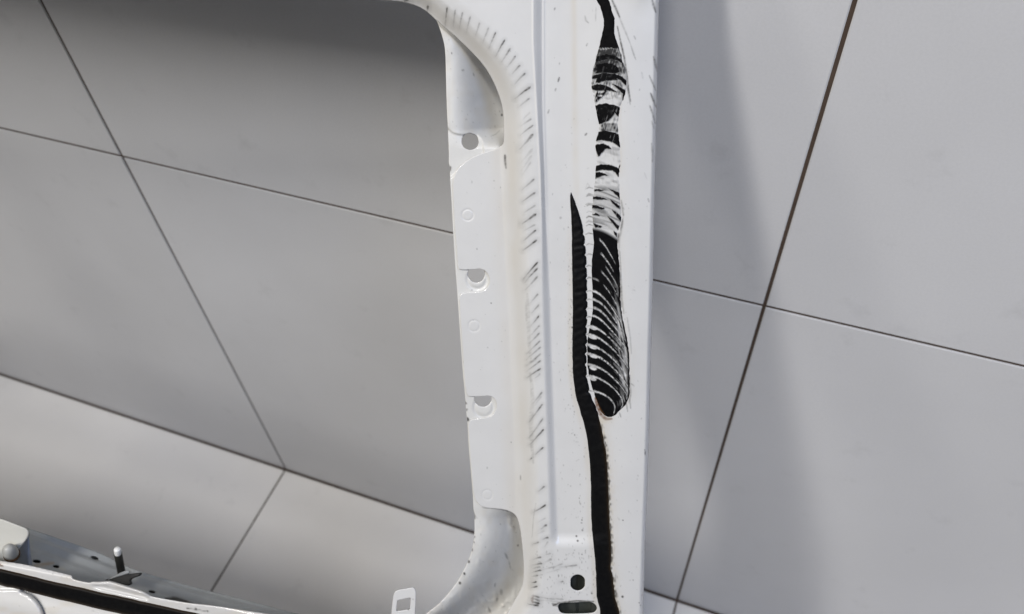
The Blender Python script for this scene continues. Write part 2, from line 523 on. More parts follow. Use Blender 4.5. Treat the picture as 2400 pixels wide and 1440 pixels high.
SLASH = [(1000, 30, 1003, 14, 4, .9), (1043, 62, 1048, 18, 2, .45), (1062, 64, 1067, 24, 2, .3), (1076, 68, 1084, 30, 2, .3), (1093, 76, 1102, 40, 2, .3), (1114, 86, 1124, 54, 2.2, .25),
         (1131, 102, 1145, 66, 2.4, .3), (1146, 113, 1162, 76, 2, .45), (1162, 132, 1183, 94, 2.4, .55), (1176, 145, 1196, 114, 3, .4), (1188, 158, 1208, 132, 3, .4), (1200, 174, 1219, 153, 3, .4),
         (1206, 198, 1231, 172, 3, .45), (1207, 232, 1243, 204, 3.6, .75), (1217, 250, 1241, 231, 2.6, .55), (1224, 283, 1242, 264, 2, .25), (1220, 296, 1245, 279, 3, .45), (1219, 318, 1249, 294, 2.6, .6), (1218, 350, 1249, 315, 5, .6),
         (1222, 380, 1248, 350, 5, .22), (1222, 400, 1246, 365, 4, .2), (1223, 412, 1244, 380, 3, .2), (1223, 446, 1252, 420, 2.6, .55), (1224, 473, 1254, 452, 3, .65), (1227, 500, 1254, 482, 2.4, .45), (1224, 525, 1256, 502, 5, .8),
         (1229, 541, 1254, 527, 2.2, .4), (1227, 565, 1256, 540, 2.8, .75), (1225, 588, 1258, 563, 3, .85), (1226, 655, 1260, 615, 2.6, .85), (1230, 662, 1260, 629, 2.6, .7), (1231, 680, 1260, 648, 3, .5),
         (1242, 712, 1261, 689, 2, .5), (1246, 735, 1263, 715, 2, .6), (1245, 763, 1263, 741, 2.2, .65), (1246, 785, 1264, 764, 2, .5), (1240, 806, 1264, 781, 2, .55), (1234, 830, 1265, 800, 2, .6),
         (1233, 844, 1267, 814, 2, .55), (1233, 857, 1267, 830, 2, .5), (1235, 858, 1257, 840, 1.8, .4), (1235, 870, 1267, 846, 2.2, .6), (1235, 886, 1267, 864, 2.6, .75), (1252, 888, 1266, 877, 3, .3), (1250, 945, 1270, 920, 2.4, .5),
         (1254, 950, 1268, 930, 3, .2), (1240, 990, 1271, 948, 2.2, .7), (1240, 1027, 1272, 982, 2, .6), (1242, 1043, 1274, 1007, 2.4, .8), (1254, 1067, 1273, 1049, 2.2, .8), (1241, 1079, 1246, 1074, 2, .6),
         (1262, 1152, 1276, 1140, 2.6, .7), (1250, 1201, 1279, 1184, 2.6, .8), (1268, 1240, 1281, 1231, 4, .6), (1260, 1225, 1278, 1215, 2, .25), (1258, 1252, 1276, 1244, 2, .2), (1248, 1276, 1262, 1271, 2, .65), (1272, 1265, 1285, 1260, 2.6, .7), (1276, 1284, 1284, 1270, 2, .35),
         (1280, 1300, 1290, 1297, 3, .5), (1250, 1312, 1268, 1306, 2.6, .6), (1248, 1325, 1270, 1321, 3, .7), (1278, 1318, 1292, 1311, 5, .35), (1248, 1333, 1266, 1329, 3, .4), (1247, 1342, 1268, 1337, 2.6, .7),
         (1246, 1352, 1260, 1349, 3, .6), (1262, 1350, 1272, 1347, 2, .35), (1246, 1366, 1257, 1364, 3, .9), (1245, 1377, 1259, 1375, 3, .9), (1272, 1336, 1300, 1329, 2, .4), (1300, 1329, 1318, 1322, 2, .3),
         (1312, 1330, 1352, 1325, 2.4, .5), (1280, 1343, 1310, 1335, 1.6, .25), (1312, 1365, 1320, 1363, 3, .5), (1246, 1396, 1264, 1401, 3.5, .6), (1246, 1403, 1264, 1408, 3.5, .6), (1246, 1410, 1264, 1415, 4, .75),
         (1237, 1416, 1262, 1420, 3.4, .8), (1262, 1399, 1300, 1405, 2.4, .4), (1298, 1402, 1320, 1406, 4, .35), (1262, 1406, 1312, 1412, 2, .2), (947, 6, 952, -4, 9, .75), (952, 8, 956, 0, 4, .5)]

def paint_front(U, V):
    W = Wear(U, V)
    for i_, (x1, y1, x2, y2, wd, st) in enumerate(SLASH):
        st = min(.95, st * (1.7 if i_ < 14 else 1.15))
        W.stroke([(x1, y1), ((x1 + x2) / 2 + random.uniform(-.8, .8), (y1 + y2) / 2 + random.uniform(-.8, .8)), (x2, y2)], wd * 1.55 + 1.0, st, slash=True)
    # soft grey smears on the shelf
    for pts, wd, st in (([(1236, 690), (1238, 740), (1240, 800), (1244, 850)], 12, .16), ([(1243, 875), (1246, 900), (1248, 940), (1244, 1000), (1246, 1040), (1250, 1085)], 13, .17),
                        ([(1232, 710), (1234, 760)], 6, .12), ([(1243, 880), (1244, 895)], 8, .12)):
        W.stroke(pts, wd, st, rag=.9)
    W.stroke([(1256, 1180), (1250, 1215), (1247, 1260)], 2.2, .22, rag=.6)
    # long scratches right of the adhesive
    for pts, wd, st in (([(1434, 0), (1446, 26), (1452, 40)], 4, .7), ([(1446, 26), (1456, 52), (1470, 85), (1478, 105)], 3, .3), ([(1447, 62), (1455, 100), (1463, 135), (1469, 175), (1474, 215), (1478, 238)], 3, .8),
                        ([(1455, 100), (1460, 122)], 3.2, .6), ([(1479, 108), (1484, 124), (1490, 140)], 2.6, .35), ([(1466, 190), (1474, 225), (1477, 245)], 2.4, .5), ([(1462, 500), (1458, 530), (1452, 560), (1450, 600)], 3, .3),
                        ([(1459, 515), (1455, 540)], 3.5, .5), ([(1450, 548), (1447, 572)], 4, .7), ([(1456, 470), (1461, 505)], 3.5, .4), ([(1453, 590), (1455, 650), (1458, 700), (1462, 735)], 3, .4),
                        ([(1452, 640), (1454, 690), (1457, 720)], 4, .5), ([(1470, 745), (1477, 790), (1480, 830)], 2.4, .3), ([(1476, 880), (1478, 925), (1474, 945)], 3.4, .4), ([(1468, 945), (1471, 965)], 2, .5),
                        ([(1476, 935), (1478, 958)], 1.8, .5), ([(1452, 968), (1455, 978)], 2, .5), ([(1480, 900), (1486, 905)], 2.2, .4), ([(1528, -2), (1532, 14), (1537, 29)], 4.5, .6), ([(1532, 134), (1536, 150), (1541, 168)], 5, .65),
                        ([(1522, 178), (1530, 196), (1537, 213)], 3, .5), ([(1525, 219), (1530, 232), (1538, 252)], 4, .7), ([(1523, 248), (1529, 265), (1536, 290)], 3.6, .55), ([(1527, 284), (1533, 302)], 3, .3),
                        ([(1527, 337), (1530, 360), (1529, 380)], 4, .35), ([(1504, 170), (1507, 185)], 3, .2), ([(1486, 85), (1490, 93)], 2.4, .4), ([(1510, 405), (1516, 420)], 2, .15), ([(1519, 466), (1521, 474)], 2.4, .4),
                        ([(1371, 38), (1373, 48), (1379, 54)], 3, .4), ([(1397, 18), (1396, 50)], 1.8, .25), ([(1377, 102), (1374, 108)], 2, .5), ([(1311, 182), (1308, 192)], 2.6, .8), ([(1303, 208), (1301, 214)], 2.4, .5),
                        ([(1375, 313), (1371, 318)], 3, .85), ([(1301, 19), (1299, 24)], 2.4, .6), ([(1287, 258), (1284, 266)], 2.4, .5), ([(1183, 365), (1184, 378), (1186, 395)], 4, .6), ([(1184, 364), (1184, 372)], 4, .5)):
        W.stroke(pts, wd * 1.35 + .4, st * .85); W.stroke(pts, wd * 3.2, st * .16, rag=.8)
    # grey adhesive ticks between the two beads
    for i, t in enumerate([441, 456, 459, 478, 481, 497, 508, 509, 519, 521, 528] + TEETH):
        W.stroke([(1373 + random.uniform(-1, 3), t + 2), (1380, t - 1.5), (1390, t + 1)], random.uniform(2.5, 4.5), random.uniform(.3, .6), taper=True, rag=.6)
    W.stroke([(1376, 396), (1380, 394)], 4, .15); W.stroke([(1372, 444), (1377, 430), (1382, 437), (1372, 445)], 3, .15)
    # dirt streak along the channel and beside the lower bead
    vv = V
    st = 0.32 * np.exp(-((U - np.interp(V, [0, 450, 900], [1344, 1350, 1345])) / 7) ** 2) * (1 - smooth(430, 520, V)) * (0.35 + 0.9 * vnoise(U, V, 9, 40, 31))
    st += 0.30 * smooth(500, 620, V) * np.exp(-((U - np.interp(V, LB[:, 0], LB[:, 1]) + 4) / 7.0) ** 2) * (0.4 + vnoise(U, V, 12, 60, 32))
    rb = np.interp(V, LB[:, 0], LB[:, 2])
    fuzz = np.exp(-np.clip(U - rb, 0, 99) / 9.0) * (U > rb - 3) * smooth(965, 1010, V)
    st += 0.75 * fuzz * (0.35 + vnoise(U, V, 4, 7, 33))
    st += 0.20 * smooth(120, 260, V) * (1 - smooth(930, 990, V)) * np.exp(-np.abs(U - np.interp(V, RB[:, 0], RB[:, 2])) / 10) * vnoise(U, V, 5, 25, 34) * 1.6
    q, _, _ = nearest(LIP, U.ravel(), V.ravel(), closed=False)
    st += 0.20 * np.exp(-((q.reshape(U.shape) - 14) / 22) ** 2) * (0.5 + vnoise(U, V, 20, 60, 36)) * (U < 1262)  # tan tint along the groove beside the lip
    st += 0.45 * np.exp(-((U - 1415) / 22) ** 2 - ((V - 985) / 10) ** 2)
    W.put('stain_tint', (slice(None), slice(None)), st)
    W.put('scuff_dark', (slice(None), slice(None)), 0.85 * smooth(.35, .85, fuzz * (0.35 + 0.9 * vnoise(U, V, 3, 6, 35))) * (U < rb + 14))
    # brown adhesive residue where the beads part
    W.stroke([(1396, 934), (1402, 955), (1409, 970)], 13, .95, 'rust', rag=.35); W.stroke([(1400, 966), (1420, 982), (1434, 982)], 10, .8, 'rust', rag=.6)
    W.stroke([(1250, 1394), (1247, 1403), (1249, 1416)], 8, .5, 'rust', rag=.8)
    # slot smear
    W.stroke([(1296, 1420), (1312, 1413), (1350, 1409), (1392, 1410)], 5, .75, rag=.5); W.stroke([(1295, 1416), (1310, 1421)], 9, .5, rag=.6)
    # specks, denser towards the bottom
    r = random.Random(3)
    for _ in range(300):
        v = 1440 * (r.random() ** 0.62); u = r.uniform(1285, 1522)
        k = r.random()
        W.dot(u, v, r.uniform(.6, 1.2) * (1 + .5 * k), r.uniform(1.0, 2.6) * (1 + .5 * k), r.uniform(.1, .42), ang=r.uniform(-.2, .6))
    for _ in range(90):
        v = r.uniform(560, 1290); W.dot(np.interp(v, [560, 950, 1290], [1335, 1342, 1372]) + r.gauss(0, 4), v, 1.3, r.uniform(1.5, 3), r.uniform(.15, .45), ang=.25)
    for _ in range(130):
        W.dot(r.uniform(1255, 1400), r.uniform(1290, 1440), r.uniform(.8, 1.6), r.uniform(1.2, 3.4), r.uniform(.12, .45), ang=r.uniform(-.3, .5))
    for _ in range(70):
        v = r.uniform(20, 1400); W.dot(np.interp(v, [0, 340, 341, 1200, 1400], [1100, 1185, 1075, 1120, 1235]) + r.uniform(4, 90), v, r.uniform(.6, 1.1), r.uniform(.8, 1.6), r.uniform(.1, .4))
    for (x, y, a, b_, s_) in ((1351, 1257, 2.6, 2.6, .9), (1354, 1268, 2.8, 2.8, .95), (1364, 1219, 2, 2, .7), (1363, 1226, 2.6, 2, .5), (1365, 1243, 2.4, 3, .6), (1459, 1399, 3.2, 3.2, .95), (1387, 1391, 2.2, 2.6, .85),
                               (1460, 1220, 1.9, 1.9, .8), (1512, 1062, 1.8, 6, .8), (1511, 1055, 1.6, 2, .6), (1347, 1020, 1.6, 2.2, .8), (1360, 1004, 1.4, 1.4, .7), (1151, 711, 2, 2, .7), (1118, 584, 1.8, 2.4, .5), (1142, 1097, 2, 3, .35), (1198, 1037, 1.6, 1.6, .6),
                               (1220, 1120, 2, 7, .4), (1314, 511, 3.2, 3.4, .35), (1318, 486, 2, 2, .35), (1341, 768, 2.2, 3, .9), (1332, 533, 2, 2, .4), (1498, 1413, 1.8, 1.8, .7), (1501, 1419, 1.8, 1.8, .6), (1484, 1360, 1.6, 2, .5), (1309, 1350, 1.8, 4, .6),
                               (1343, 1345, 1.8, 1.8, .5), (1364, 1300, 1.8, 1.8, .7), (1364, 1308, 1.5, 1.5, .4), (1380, 1304, 1.2, 4, .35), (1158, 424, 2, 2, .35), (1106, 427, 1.8, 4, .3), (1173, 440, 1.5, 2.5, .4), (1176, 801, 1.6, 1.6, .4), (1143, 815, 1.6, 1.6, .4)):
        W.dot(x, y, a, b_, s_)
    return W.m

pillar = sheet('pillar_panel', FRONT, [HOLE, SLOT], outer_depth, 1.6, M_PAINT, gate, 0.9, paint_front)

# ---- inner pressing behind the front one
INNER_L = spline([(1005, 18), (1022, 46), (1036, 84), (1043, 118), (1045, 170), (1047, 250), (1050, 310), (1052, 365), (1052, 383), (1055.5, 396), (1054.5, 410), (1058, 470), (1063, 560), (1068, 640), (1072, 690), (1078, 780),
                  (1084.5, 870), (1090, 930), (1093, 970), (1095.5, 990), (1098, 1040), (1104, 1110), (1108, 1160), (1110, 1196), (1113, 1206), (1112, 1220), (1112, 1250), (1107, 1285), (1098, 1312), (1085, 1340), (1066, 1372),
                  (1040, 1404), (1018, 1425), (995, 1442), (955, 1466), (900, 1490), (820, 1510)], 3)
iv = np.linspace(1560, 0, 50)
INNER = np.vstack([INNER_L, [(820, 1560)], np.stack([right_u(iv) - 4, iv], 1), [(1030, 0)]])
circ = lambda x, y, r, n=36: np.stack([x + r * np.cos(np.linspace(0, 2 * np.pi, n, endpoint=False)), y + r * np.sin(np.linspace(0, 2 * np.pi, n, endpoint=False))], 1)
IH = [circ(1102, 332, 20), circ(1116.5, 643, 20), circ(1132, 934, 20)]
inner_left = lambda v: np.interp(v, INNER_L[:, 1], INNER_L[:, 0])
lip_u = lambda v: np.interp(v, LIP[60:, 1], LIP[60:, 0])
def inner_depth(u, v):
    a = inner_left(v)
    t = np.clip((u - a) / 120.0, 0, 2)
    open_ = (1 - smooth(300, 350, v)) + smooth(1185, 1215, v)
    d = 18.2 + 0 * u
    d += open_ * (1.0 + 30 * smooth(0.1, 1.25, t) + 18 * smooth(1240, 1440, v) * smooth(0, .8, t))
    d += (1 - open_) * 20 * smooth(0.95, 1.35, t)
    d += 22 * smooth(1235, 1290, u)
    e = right_u(v) - u
    d -= np.clip(44 - e, 0, 44) * 0.55
    # shallow seat round the upper hole
    q, _, _ = nearest(SEAT, u, v)
    d += 1.6 * np.where(pip(SEAT, u, v), smooth(0, 4, q), 0)
    for (x, y) in ((1118, 655), (1134, 955)):
        d += 0.8 * np.exp(-((np.hypot(u - x, v - y) - 22) / 4) ** 2)
    # sealer lumps low down
    lo = smooth(1200, 1260, v)
    d -= lo * (0.45 * smooth(.6, .9, vnoise(u, v, 19, 24, 41)) + 0.24 * (vnoise(u, v, 6, 8, 42) - .5) + 1.1 * smooth(1360, 1430, v) * smooth(.5, .9, vnoise(u, v, 9, 10, 43)))
    d -= 1.0 * np.exp(-((u - 1201) / 5) ** 2 - ((v - 1238) / 5) ** 2) + .7 * np.exp(-((u - 1195) / 4) ** 2 - ((v - 1222) / 16) ** 2)
    d -= (1 - smooth(300, 340, v)) * 0.3 * (vnoise(u, v, 18, 22, 44) - .5)
    return d
SEAT = spline([(1040, 300), (1062, 310), (1082, 314.5), (1105, 313), (1120, 317), (1130, 328), (1134, 343), (1134, 362), (1120, 380), (1080, 400), (1040, 420)], 4, True)

def paint_inner(U, V):
    W = Wear(U, V)
    r = random.Random(9)
    for (x, y, a, b_, s_) in ((1087.5, 849, 2, 3, .9), (1089.5, 871, 2, 3, .9), (1092, 945, 2.2, 4, .9), (1094, 961, 2.2, 4, .8), (1096, 983, 4, 6, .95), (1113, 1212, 3, 6, .7), (1112, 1259, 2, 3, .8), (1110.5, 1271, 1.6, 3, .8),
                              (1107, 1289, 2.2, 4, .95), (1099, 1317, 3, 4, .95), (1088.5, 1345, 3, 4, .95), (1078, 1367, 3.4, 4, .95), (1055, 396, 3.5, 7, .85), (1059, 125, 1.8, 2.6, .8), (1176, 270, 2.6, 3.4, .9), (1085, 165, 4, 3, .4), (1110, 175, 2, 5, .4),
                              (1105, 640, 3, 3, .6), (1108, 631.5, 2, 2, .9), (1134, 636, 3, 2.4, .7), (1189, 1196, 3, 3, .9), (1214, 1279, 2.4, 3, .7), (1173, 1229, 2, 2, .5), (1106, 680, 2, 2, .5), (1187, 1304, 3, 9, .45), (1195, 1325, 2, 12, .35), (1160, 1372, 2, 5, .6), (1165, 1405, 2, 5, .5),
                              (1175, 1388, 4, 8, .4), (1147, 1430, 3, 8, .45), (1176, 385, 2, 2, .4)):
        W.dot(x, y, a, b_, s_, ang=r.uniform(-.5, .5))
    for _ in range(120):
        v = r.choice((r.uniform(70, 340), r.uniform(1195, 1440)))
        W.dot(inner_left(v) + r.uniform(5, 130), v, r.uniform(.7, 2), r.uniform(.8, 3), r.uniform(.08, .35), ang=r.uniform(-1, 1))
    W.put('stain_tint', (slice(None), slice(None)), 0.16 * smooth(.45, .9, vnoise(U, V, 14, 20, 51)) * ((V < 345) | (V > 1195)))
    W.stroke([(1150, 320), (1162, 315), (1172, 305)], 1.8, .35); W.stroke([(1116, 165), (1130, 162), (1137, 172)], 5, .35, 'stain_tint')
    W.stroke([(1188, 1210), (1194, 1228), (1203, 1240)], 4, .3, 'stain_tint')
    W.stroke([(1130, 1190), (1170, 1193), (1200, 1200)], 3, .5)
    return W.m
sheet('inner_panel', INNER, IH, inner_depth, 2.2, M_INNER, gate, 1.0, paint_inner)

# ---- adhesive beads
def bead_depth(outline, height, lift=1.0):
    def f(u, v):
        q, _, _ = nearest(outline, u, v)
        h = height * np.sqrt(np.clip(q / 6.0, 0, 1)) + (0.30 * (vnoise(u, v, 14, 9, 61) - .5) + 0.07 * np.sin(v / 2.9 + 0.12 * u + 3 * vnoise(u, v, 30, 25, 62)) * (v < 930)) * np.clip(q / 6, 0, 1)
        return outer_depth(u, v) - h + 0.15
    return f
def paint_bead(U, V):
    W = Wear(U, V)
    W.put('rust', (slice(None), slice(None)), 0.8 * smooth(960, 1010, V) * np.exp(-np.abs(U - np.interp(V, LB[:, 0], LB[:, 2])) / 2.5))
    return W.m
bead1 = sheet('adhesive_bead', LBEAD, [], bead_depth(LBEAD, 2.0), 1.6, M_BLACK, gate, 0, paint_bead)
bead1['label'] = 'smooth black adhesive bead running down the pillar to the slot'

BANDS = [[(1396, 140), (1401, 131), (1420, 128), (1440, 130), (1457, 141), (1459, 148), (1445, 141), (1428, 138), (1410, 142), (1398, 146)],
         [(1391, 162), (1398, 152), (1415, 148), (1435, 150), (1448, 158), (1451, 168), (1445, 172), (1430, 171), (1412, 170), (1396, 172), (1399, 165)],
         [(1386, 184), (1392, 177), (1405, 173), (1420, 172), (1440, 173), (1458, 180), (1468, 190), (1470, 202), (1465, 198), (1455, 188), (1443, 183), (1447, 187), (1430, 188), (1415, 190), (1403, 194), (1396, 193), (1400, 184)],
         [(1385, 204), (1392, 199), (1405, 198), (1420, 201), (1433, 207), (1445, 216), (1430, 212), (1418, 211), (1400, 212), (1391, 211)],
         [(1436, 197), (1450, 203), (1466, 213), (1469, 222), (1464, 234), (1460, 236), (1460, 220), (1450, 210)],
         [(1398, 214), (1412, 209), (1424, 210), (1418, 222), (1408, 230), (1398, 240), (1394, 236), (1396, 226)],
         [(1394, 249), (1405, 245), (1420, 243), (1437, 247), (1455, 254), (1454, 268), (1450, 274), (1440, 264), (1436, 272), (1425, 284), (1410, 289), (1402, 290), (1399, 280), (1396, 265)],
         [(1396, 329), (1401, 318), (1403, 310), (1420, 307), (1440, 311), (1450, 316), (1454, 346), (1446, 340), (1436, 333), (1425, 330), (1415, 328)],
         [(1394, 342), (1402, 338), (1415, 338), (1425, 342), (1432, 349), (1418, 349), (1412, 356), (1405, 365), (1402, 366), (1397, 352)],
         [(1396, 391), (1408, 387), (1425, 386), (1440, 391), (1450, 396), (1455, 378), (1454, 402), (1450, 414), (1444, 406), (1436, 400), (1425, 399), (1410, 398), (1396, 402)],
         [(1394, 405), (1405, 404), (1415, 406), (1426, 412), (1415, 412), (1403, 416), (1395, 421)],
         [(1392, 444), (1405, 443), (1419, 446), (1408, 448.5), (1393, 448)], [(1425, 441), (1440, 447), (1452, 453), (1452, 466), (1444, 457), (1435, 449)],
         [(1390, 461), (1400, 461), (1413, 463), (1424, 468), (1410, 468), (1389, 467)], [(1428, 465), (1440, 473), (1452, 483), (1453, 491), (1444, 485), (1434, 475)],
         [(1388, 481), (1400, 482), (1417, 488), (1416, 492), (1400, 490), (1387, 488)], [(1433, 490), (1447, 499), (1456, 509), (1455, 520), (1446, 509)],
         [(1387, 503), (1397, 499), (1406, 505), (1402, 507)], [(1423, 506), (1435, 514), (1445, 525), (1452, 531), (1449, 540), (1440, 529), (1430, 517)],
         [(1390, 523), (1400, 527), (1411, 531), (1408, 534), (1395, 534)], [(1438, 540), (1446, 548), (1445, 556), (1440, 549)]]
STR = [(554, .26, .86, 4.6, .95), (583, .32, .8, 4.6, .9), (602, .5, .93, 3.6, .7), (624, .34, .9, 3.6, .75), (652, .0, .25, 2.5, .45), (652, .4, .95, 2.6, .75), (682, .0, .97, 3.6, .95), (702, .0, .97, 4.0, .95),
       (721, .0, .97, 4.2, .8), (740, .0, .97, 2.4, 1.0), (752, .55, .95, 2.4, .5), (764, .0, .97, 2.4, 1.0), (784, .0, .97, 3.0, 1.0), (808, .0, .97, 3.2, 1.0), (829, .0, .97, 3.2, .95), (854, .0, .97, 2.8, 1.0), (881, .0, .97, 2.8, 1.0), (917, .0, .80, 3.2, 1.0)]
BLOB = [(1388, 768, 11, 5), (1386, 790, 11, 4.5), (1387, 813, 10, 5), (1388, 834, 11, 5), (1387, 862, 9, 5.5), (1386, 887, 9, 5), (1384, 919, 7, 5)]
def residue_mask(U, V):
    a = np.interp(V, RB[:, 0], RB[:, 1]); b = np.interp(V, RB[:, 0], RB[:, 2])
    s = np.clip((U - a) / np.maximum(b - a, 1), 0, 1)
    blk = np.zeros(U.shape)
    n1 = vnoise(U * 0.95 + V * 0.30, V * 0.25, 2.1, 5, 71); n2 = vnoise(U * 1.0 - V * 0.2, V * 0.3, 3.3, 4, 77); n3 = vnoise(U, V, 6, 5, 78)
    streak = np.clip(0.5 + 0.55 * (n1 - .5) + 0.35 * (n2 - .5) + 0.5 * (n3 - .5), 0, 1)      # fine scrape marks
    fine = vnoise(U, V, 2.4, 2.4, 72)
    rag = vnoise(U, V, 5, 7, 79) - .5
    # stem
    blk = np.maximum(blk, 1 - smooth(112, 118, V + 6 * (fine - .5)))
    grey = 1.02 * smooth(112, 118, V) * (1 - 0.7 * smooth(150, 215, V)) * (1 - smooth(205, 240, V)) * (1 - .25 * smooth(.6, .8, s)) + 0.72 * smooth(284, 292, V) * (1 - smooth(306, 314, V)) * smooth(.05, .2, s)
    arc = vnoise(U, V - 22 * s ** 1.5, 30, 4.6, 75)
    blk = np.maximum(blk, smooth(425, 445, V) * (1 - smooth(530, 545, V)) * (0.24 + 0.42 * smooth(.4, .95, arc) + 0.10 * (fine - .5)))
    grey = np.maximum(grey, 0.5 * smooth(150, 165, V) * (1 - smooth(190, 240, V)))
    grey = np.maximum(grey, 0.28 * smooth(255, 265, V) * (1 - smooth(300, 320, V)) * s)
    blk = np.maximum(blk, np.clip(grey + 1.1 * (streak - 0.5) * (grey > .05), 0, .95))
    for i, B in enumerate(BANDS):
        B = np.array(B, float)
        p = 3
        k = (U > B[:, 0].min() - p) & (U < B[:, 0].max() + p) & (V > B[:, 1].min() - p) & (V < B[:, 1].max() + p)
        u, v = U[k] + 1.6 * rag[k], V[k] + 2.6 * (streak[k] - .5) + 1.6 * rag[k]
        q, _, _ = nearest(B, u, v)
        sd = np.where(pip(B, u, v), q, -q) + (0.9 if i < 10 else 0.3)
        x = smooth(-1.5, 1.3, sd) * np.clip(0.96 + 0.2 * n3[k] - 0.35 * smooth(.84, .95, n1[k]), 0, 1)
        if i == 5:
            x = x * smooth(.25, .6, streak[k])
        blk[k] = np.maximum(blk[k], x)
    # lower, mostly black part with curved scrape lines
    low = smooth(528, 541, V - 26 * s ** 1.6)
    y = V - 75 * s ** 2 - 10 * s
    wht = np.zeros(U.shape)
    for (y0, s0, s1, wd, st) in STR:
        k = wd * (0.9 - 0.45 * s)
        line = (1 - smooth(k * .3, k * .5 + 2.8, np.abs(y - y0 + 1.5 * (fine - .5)))) * smooth(s0 - .04, s0 + .05, s) * (1 - smooth(s1 - .06, s1 + .02, s))
        brk = np.where(s < .3, 1.0, np.clip(0.15 + 1.3 * vnoise(U, V, 3.5, 3.5, 76), 0, 1))
        wht = np.maximum(wht, line * st * brk)
    for (x, y_, rx, ry) in BLOB:
        q = np.hypot((U - x - 3) / rx, (V - y_ - 0.25 * (U - x)) / ry)
        wht = np.maximum(wht, 0.95 * (1 - smooth(.7, 1.15, q)))
    band = smooth(.70, .84, s) * (1 - smooth(.92, .975, s)) * smooth(640, 760, V) * (1 - smooth(925, 955, V))
    wht = np.maximum(wht, band * np.clip(0.12 + 1.35 * (vnoise(U - .25 * V, V * .3, 3.2, 6, 73) - .22), 0, .95))
    mid = smooth(.5, .75, s) * (1 - smooth(.93, .98, s)) * smooth(545, 600, V) * (1 - smooth(930, 960, V))
    wht = np.maximum(wht, mid * 0.32 * smooth(640, 760, V) * smooth(.6, .85, vnoise(U, y, 14, 3.2, 74)))
    blk = np.maximum(blk * (1 - smooth(500, 540, V)), np.where(V < 500, blk, 0)) if False else blk
    n4 = vnoise(U, V - 15 * s, 16, 7, 80)
    blk = np.maximum(blk, 0.10 * smooth(.5, .9, n2) + 0.07 * n3 + 0.30 * smooth(.4, .95, n4) * (1 - smooth(430, 520, V)))
    wht = np.clip(wht * (0.62 + 0.55 * n3) - 0.12 * (n2 > .62), 0, 1)
    blk = np.where(low > 0, np.maximum(blk, low) * (1 - wht * low), blk)
    edge = smooth(.965, .99, s) * smooth(115, 150, V) * (0.35 + 0.5 * smooth(640, 740, V)) * (1 - smooth(455, 470, V) * (1 - smooth(600, 650, V)))
    blk = np.maximum(blk, edge * (V > 560) + 0 * edge)
    return np.clip(blk, 0, 1)
def paint_residue(U, V):
    W = Wear(U, V)
    W.stroke([(1396, 934), (1400, 946), (1408, 962), (1416, 972)], 5, .8, 'rust', rag=.4)
    W.m['black'] = residue_mask(U, V)
    return W.m
def residue_depth(u, v):
    q, _, _ = nearest(RBEAD, u, v)
    k = np.clip(q / 4.0, 0, 1)
    return outer_depth(u, v) - k * (0.15 + 0.95 * residue_mask(u, v)) + 0.1
bead2 = sheet('adhesive_residue', RBEAD, [], residue_depth, 1.1, M_RESIDUE, gate, 0, paint_residue)
bead2['label'] = 'torn black adhesive scraped into curved white stripes'

# ------------------------------------------------------------------ bottom rail of the window opening
RAIL_T = spline([(-3100, 645), (-600, 1180), (-120, 1287), (0, 1314), (60, 1324), (160, 1347), (168, 1351), (172, 1359), (206, 1367), (216, 1364), (232, 1363), (250, 1361.5), (264, 1363), (300, 1374), (334, 1385),
                 (347, 1393), (358, 1400), (400, 1408), (450, 1416), (520, 1423), (580, 1432), (640, 1441), (760, 1462), (900, 1490), (1000, 1512), (1090, 1532)], 4)
RAIL = np.vstack([RAIL_T, [(1100, 1640), (400, 1600), (-600, 1480), (-3100, 980)]])
rail_v = lambda u: np.interp(u, RAIL_T[:, 0], RAIL_T[:, 1])
SEAM = spline([(52, 1383), (68, 1390), (84, 1402), (97, 1420), (105, 1440), (110, 1470)], 4)
def rail_depth(u, v):
    base = np.interp(u, [-3100, 0, 640, 1100], [645, 1314, 1441, 1534])
    t = v - base
    d = 16 - 3 * smooth(-4, 10, t) - 4 * smooth(52, 110, t)
    # pressed loop on the flange edge
    lp = smooth(206, 240, u) * (1 - smooth(330, 362, u))
    c = np.interp(u, [200, 232, 345, 400], [1370, 1376, 1402, 1412])
    d += lp * (2.6 * np.exp(-((v - c) / 3.4) ** 2) - 3.2 * np.exp(-((v - rail_v(u) - 5) / 4.5) ** 2))
    q, _, _ = nearest(SEAM, u, v, closed=False)
    d += 3.5 * np.exp(-(q / 2.6) ** 2)
    side = (u < np.interp(v, SEAM[:, 1], SEAM[:, 0])) & (v > 1383)
    d -= 2.0 * np.where(side, smooth(0, 12, q), 0)
    return d + 0.2 * (vnoise(u, v, 40, 30, 81) - .5)
def paint_rail(U, V):
    W = Wear(U, V)
    r = random.Random(5)
    for _ in range(120):
        u = r.uniform(0, 640); W.dot(u, rail_v(u) + r.uniform(3, 110), r.uniform(.8, 1.8), r.uniform(.8, 2), r.uniform(.15, .5))
    W.stroke([(438, 1426), (452, 1428), (466, 1430), (488, 1434)], 2.6, .55); W.dot(459, 1428, 3.5, 3, .95); W.dot(487, 1433, 2.5, 2.5, .9); W.dot(440, 1426, 3, 2.5, .8)
    W.stroke([(0, 1323), (6, 1328)], 8, .9, 'rust'); W.stroke([(6, 1316), (14, 1312)], 5, .45, 'rust')
    W.put('stain_tint', (slice(None), slice(None)), 0.12 + 0.25 * smooth(.5, .9, vnoise(U, V, 40, 12, 52)))
    q, _, _ = nearest(SEAM, U.ravel(), V.ravel(), closed=False)
    W.put('scuff_dark', (slice(None), slice(None)), 0.9 * np.exp(-(q.reshape(U.shape) / 2.0) ** 2))  # dark line along the seam groove
    return W.m
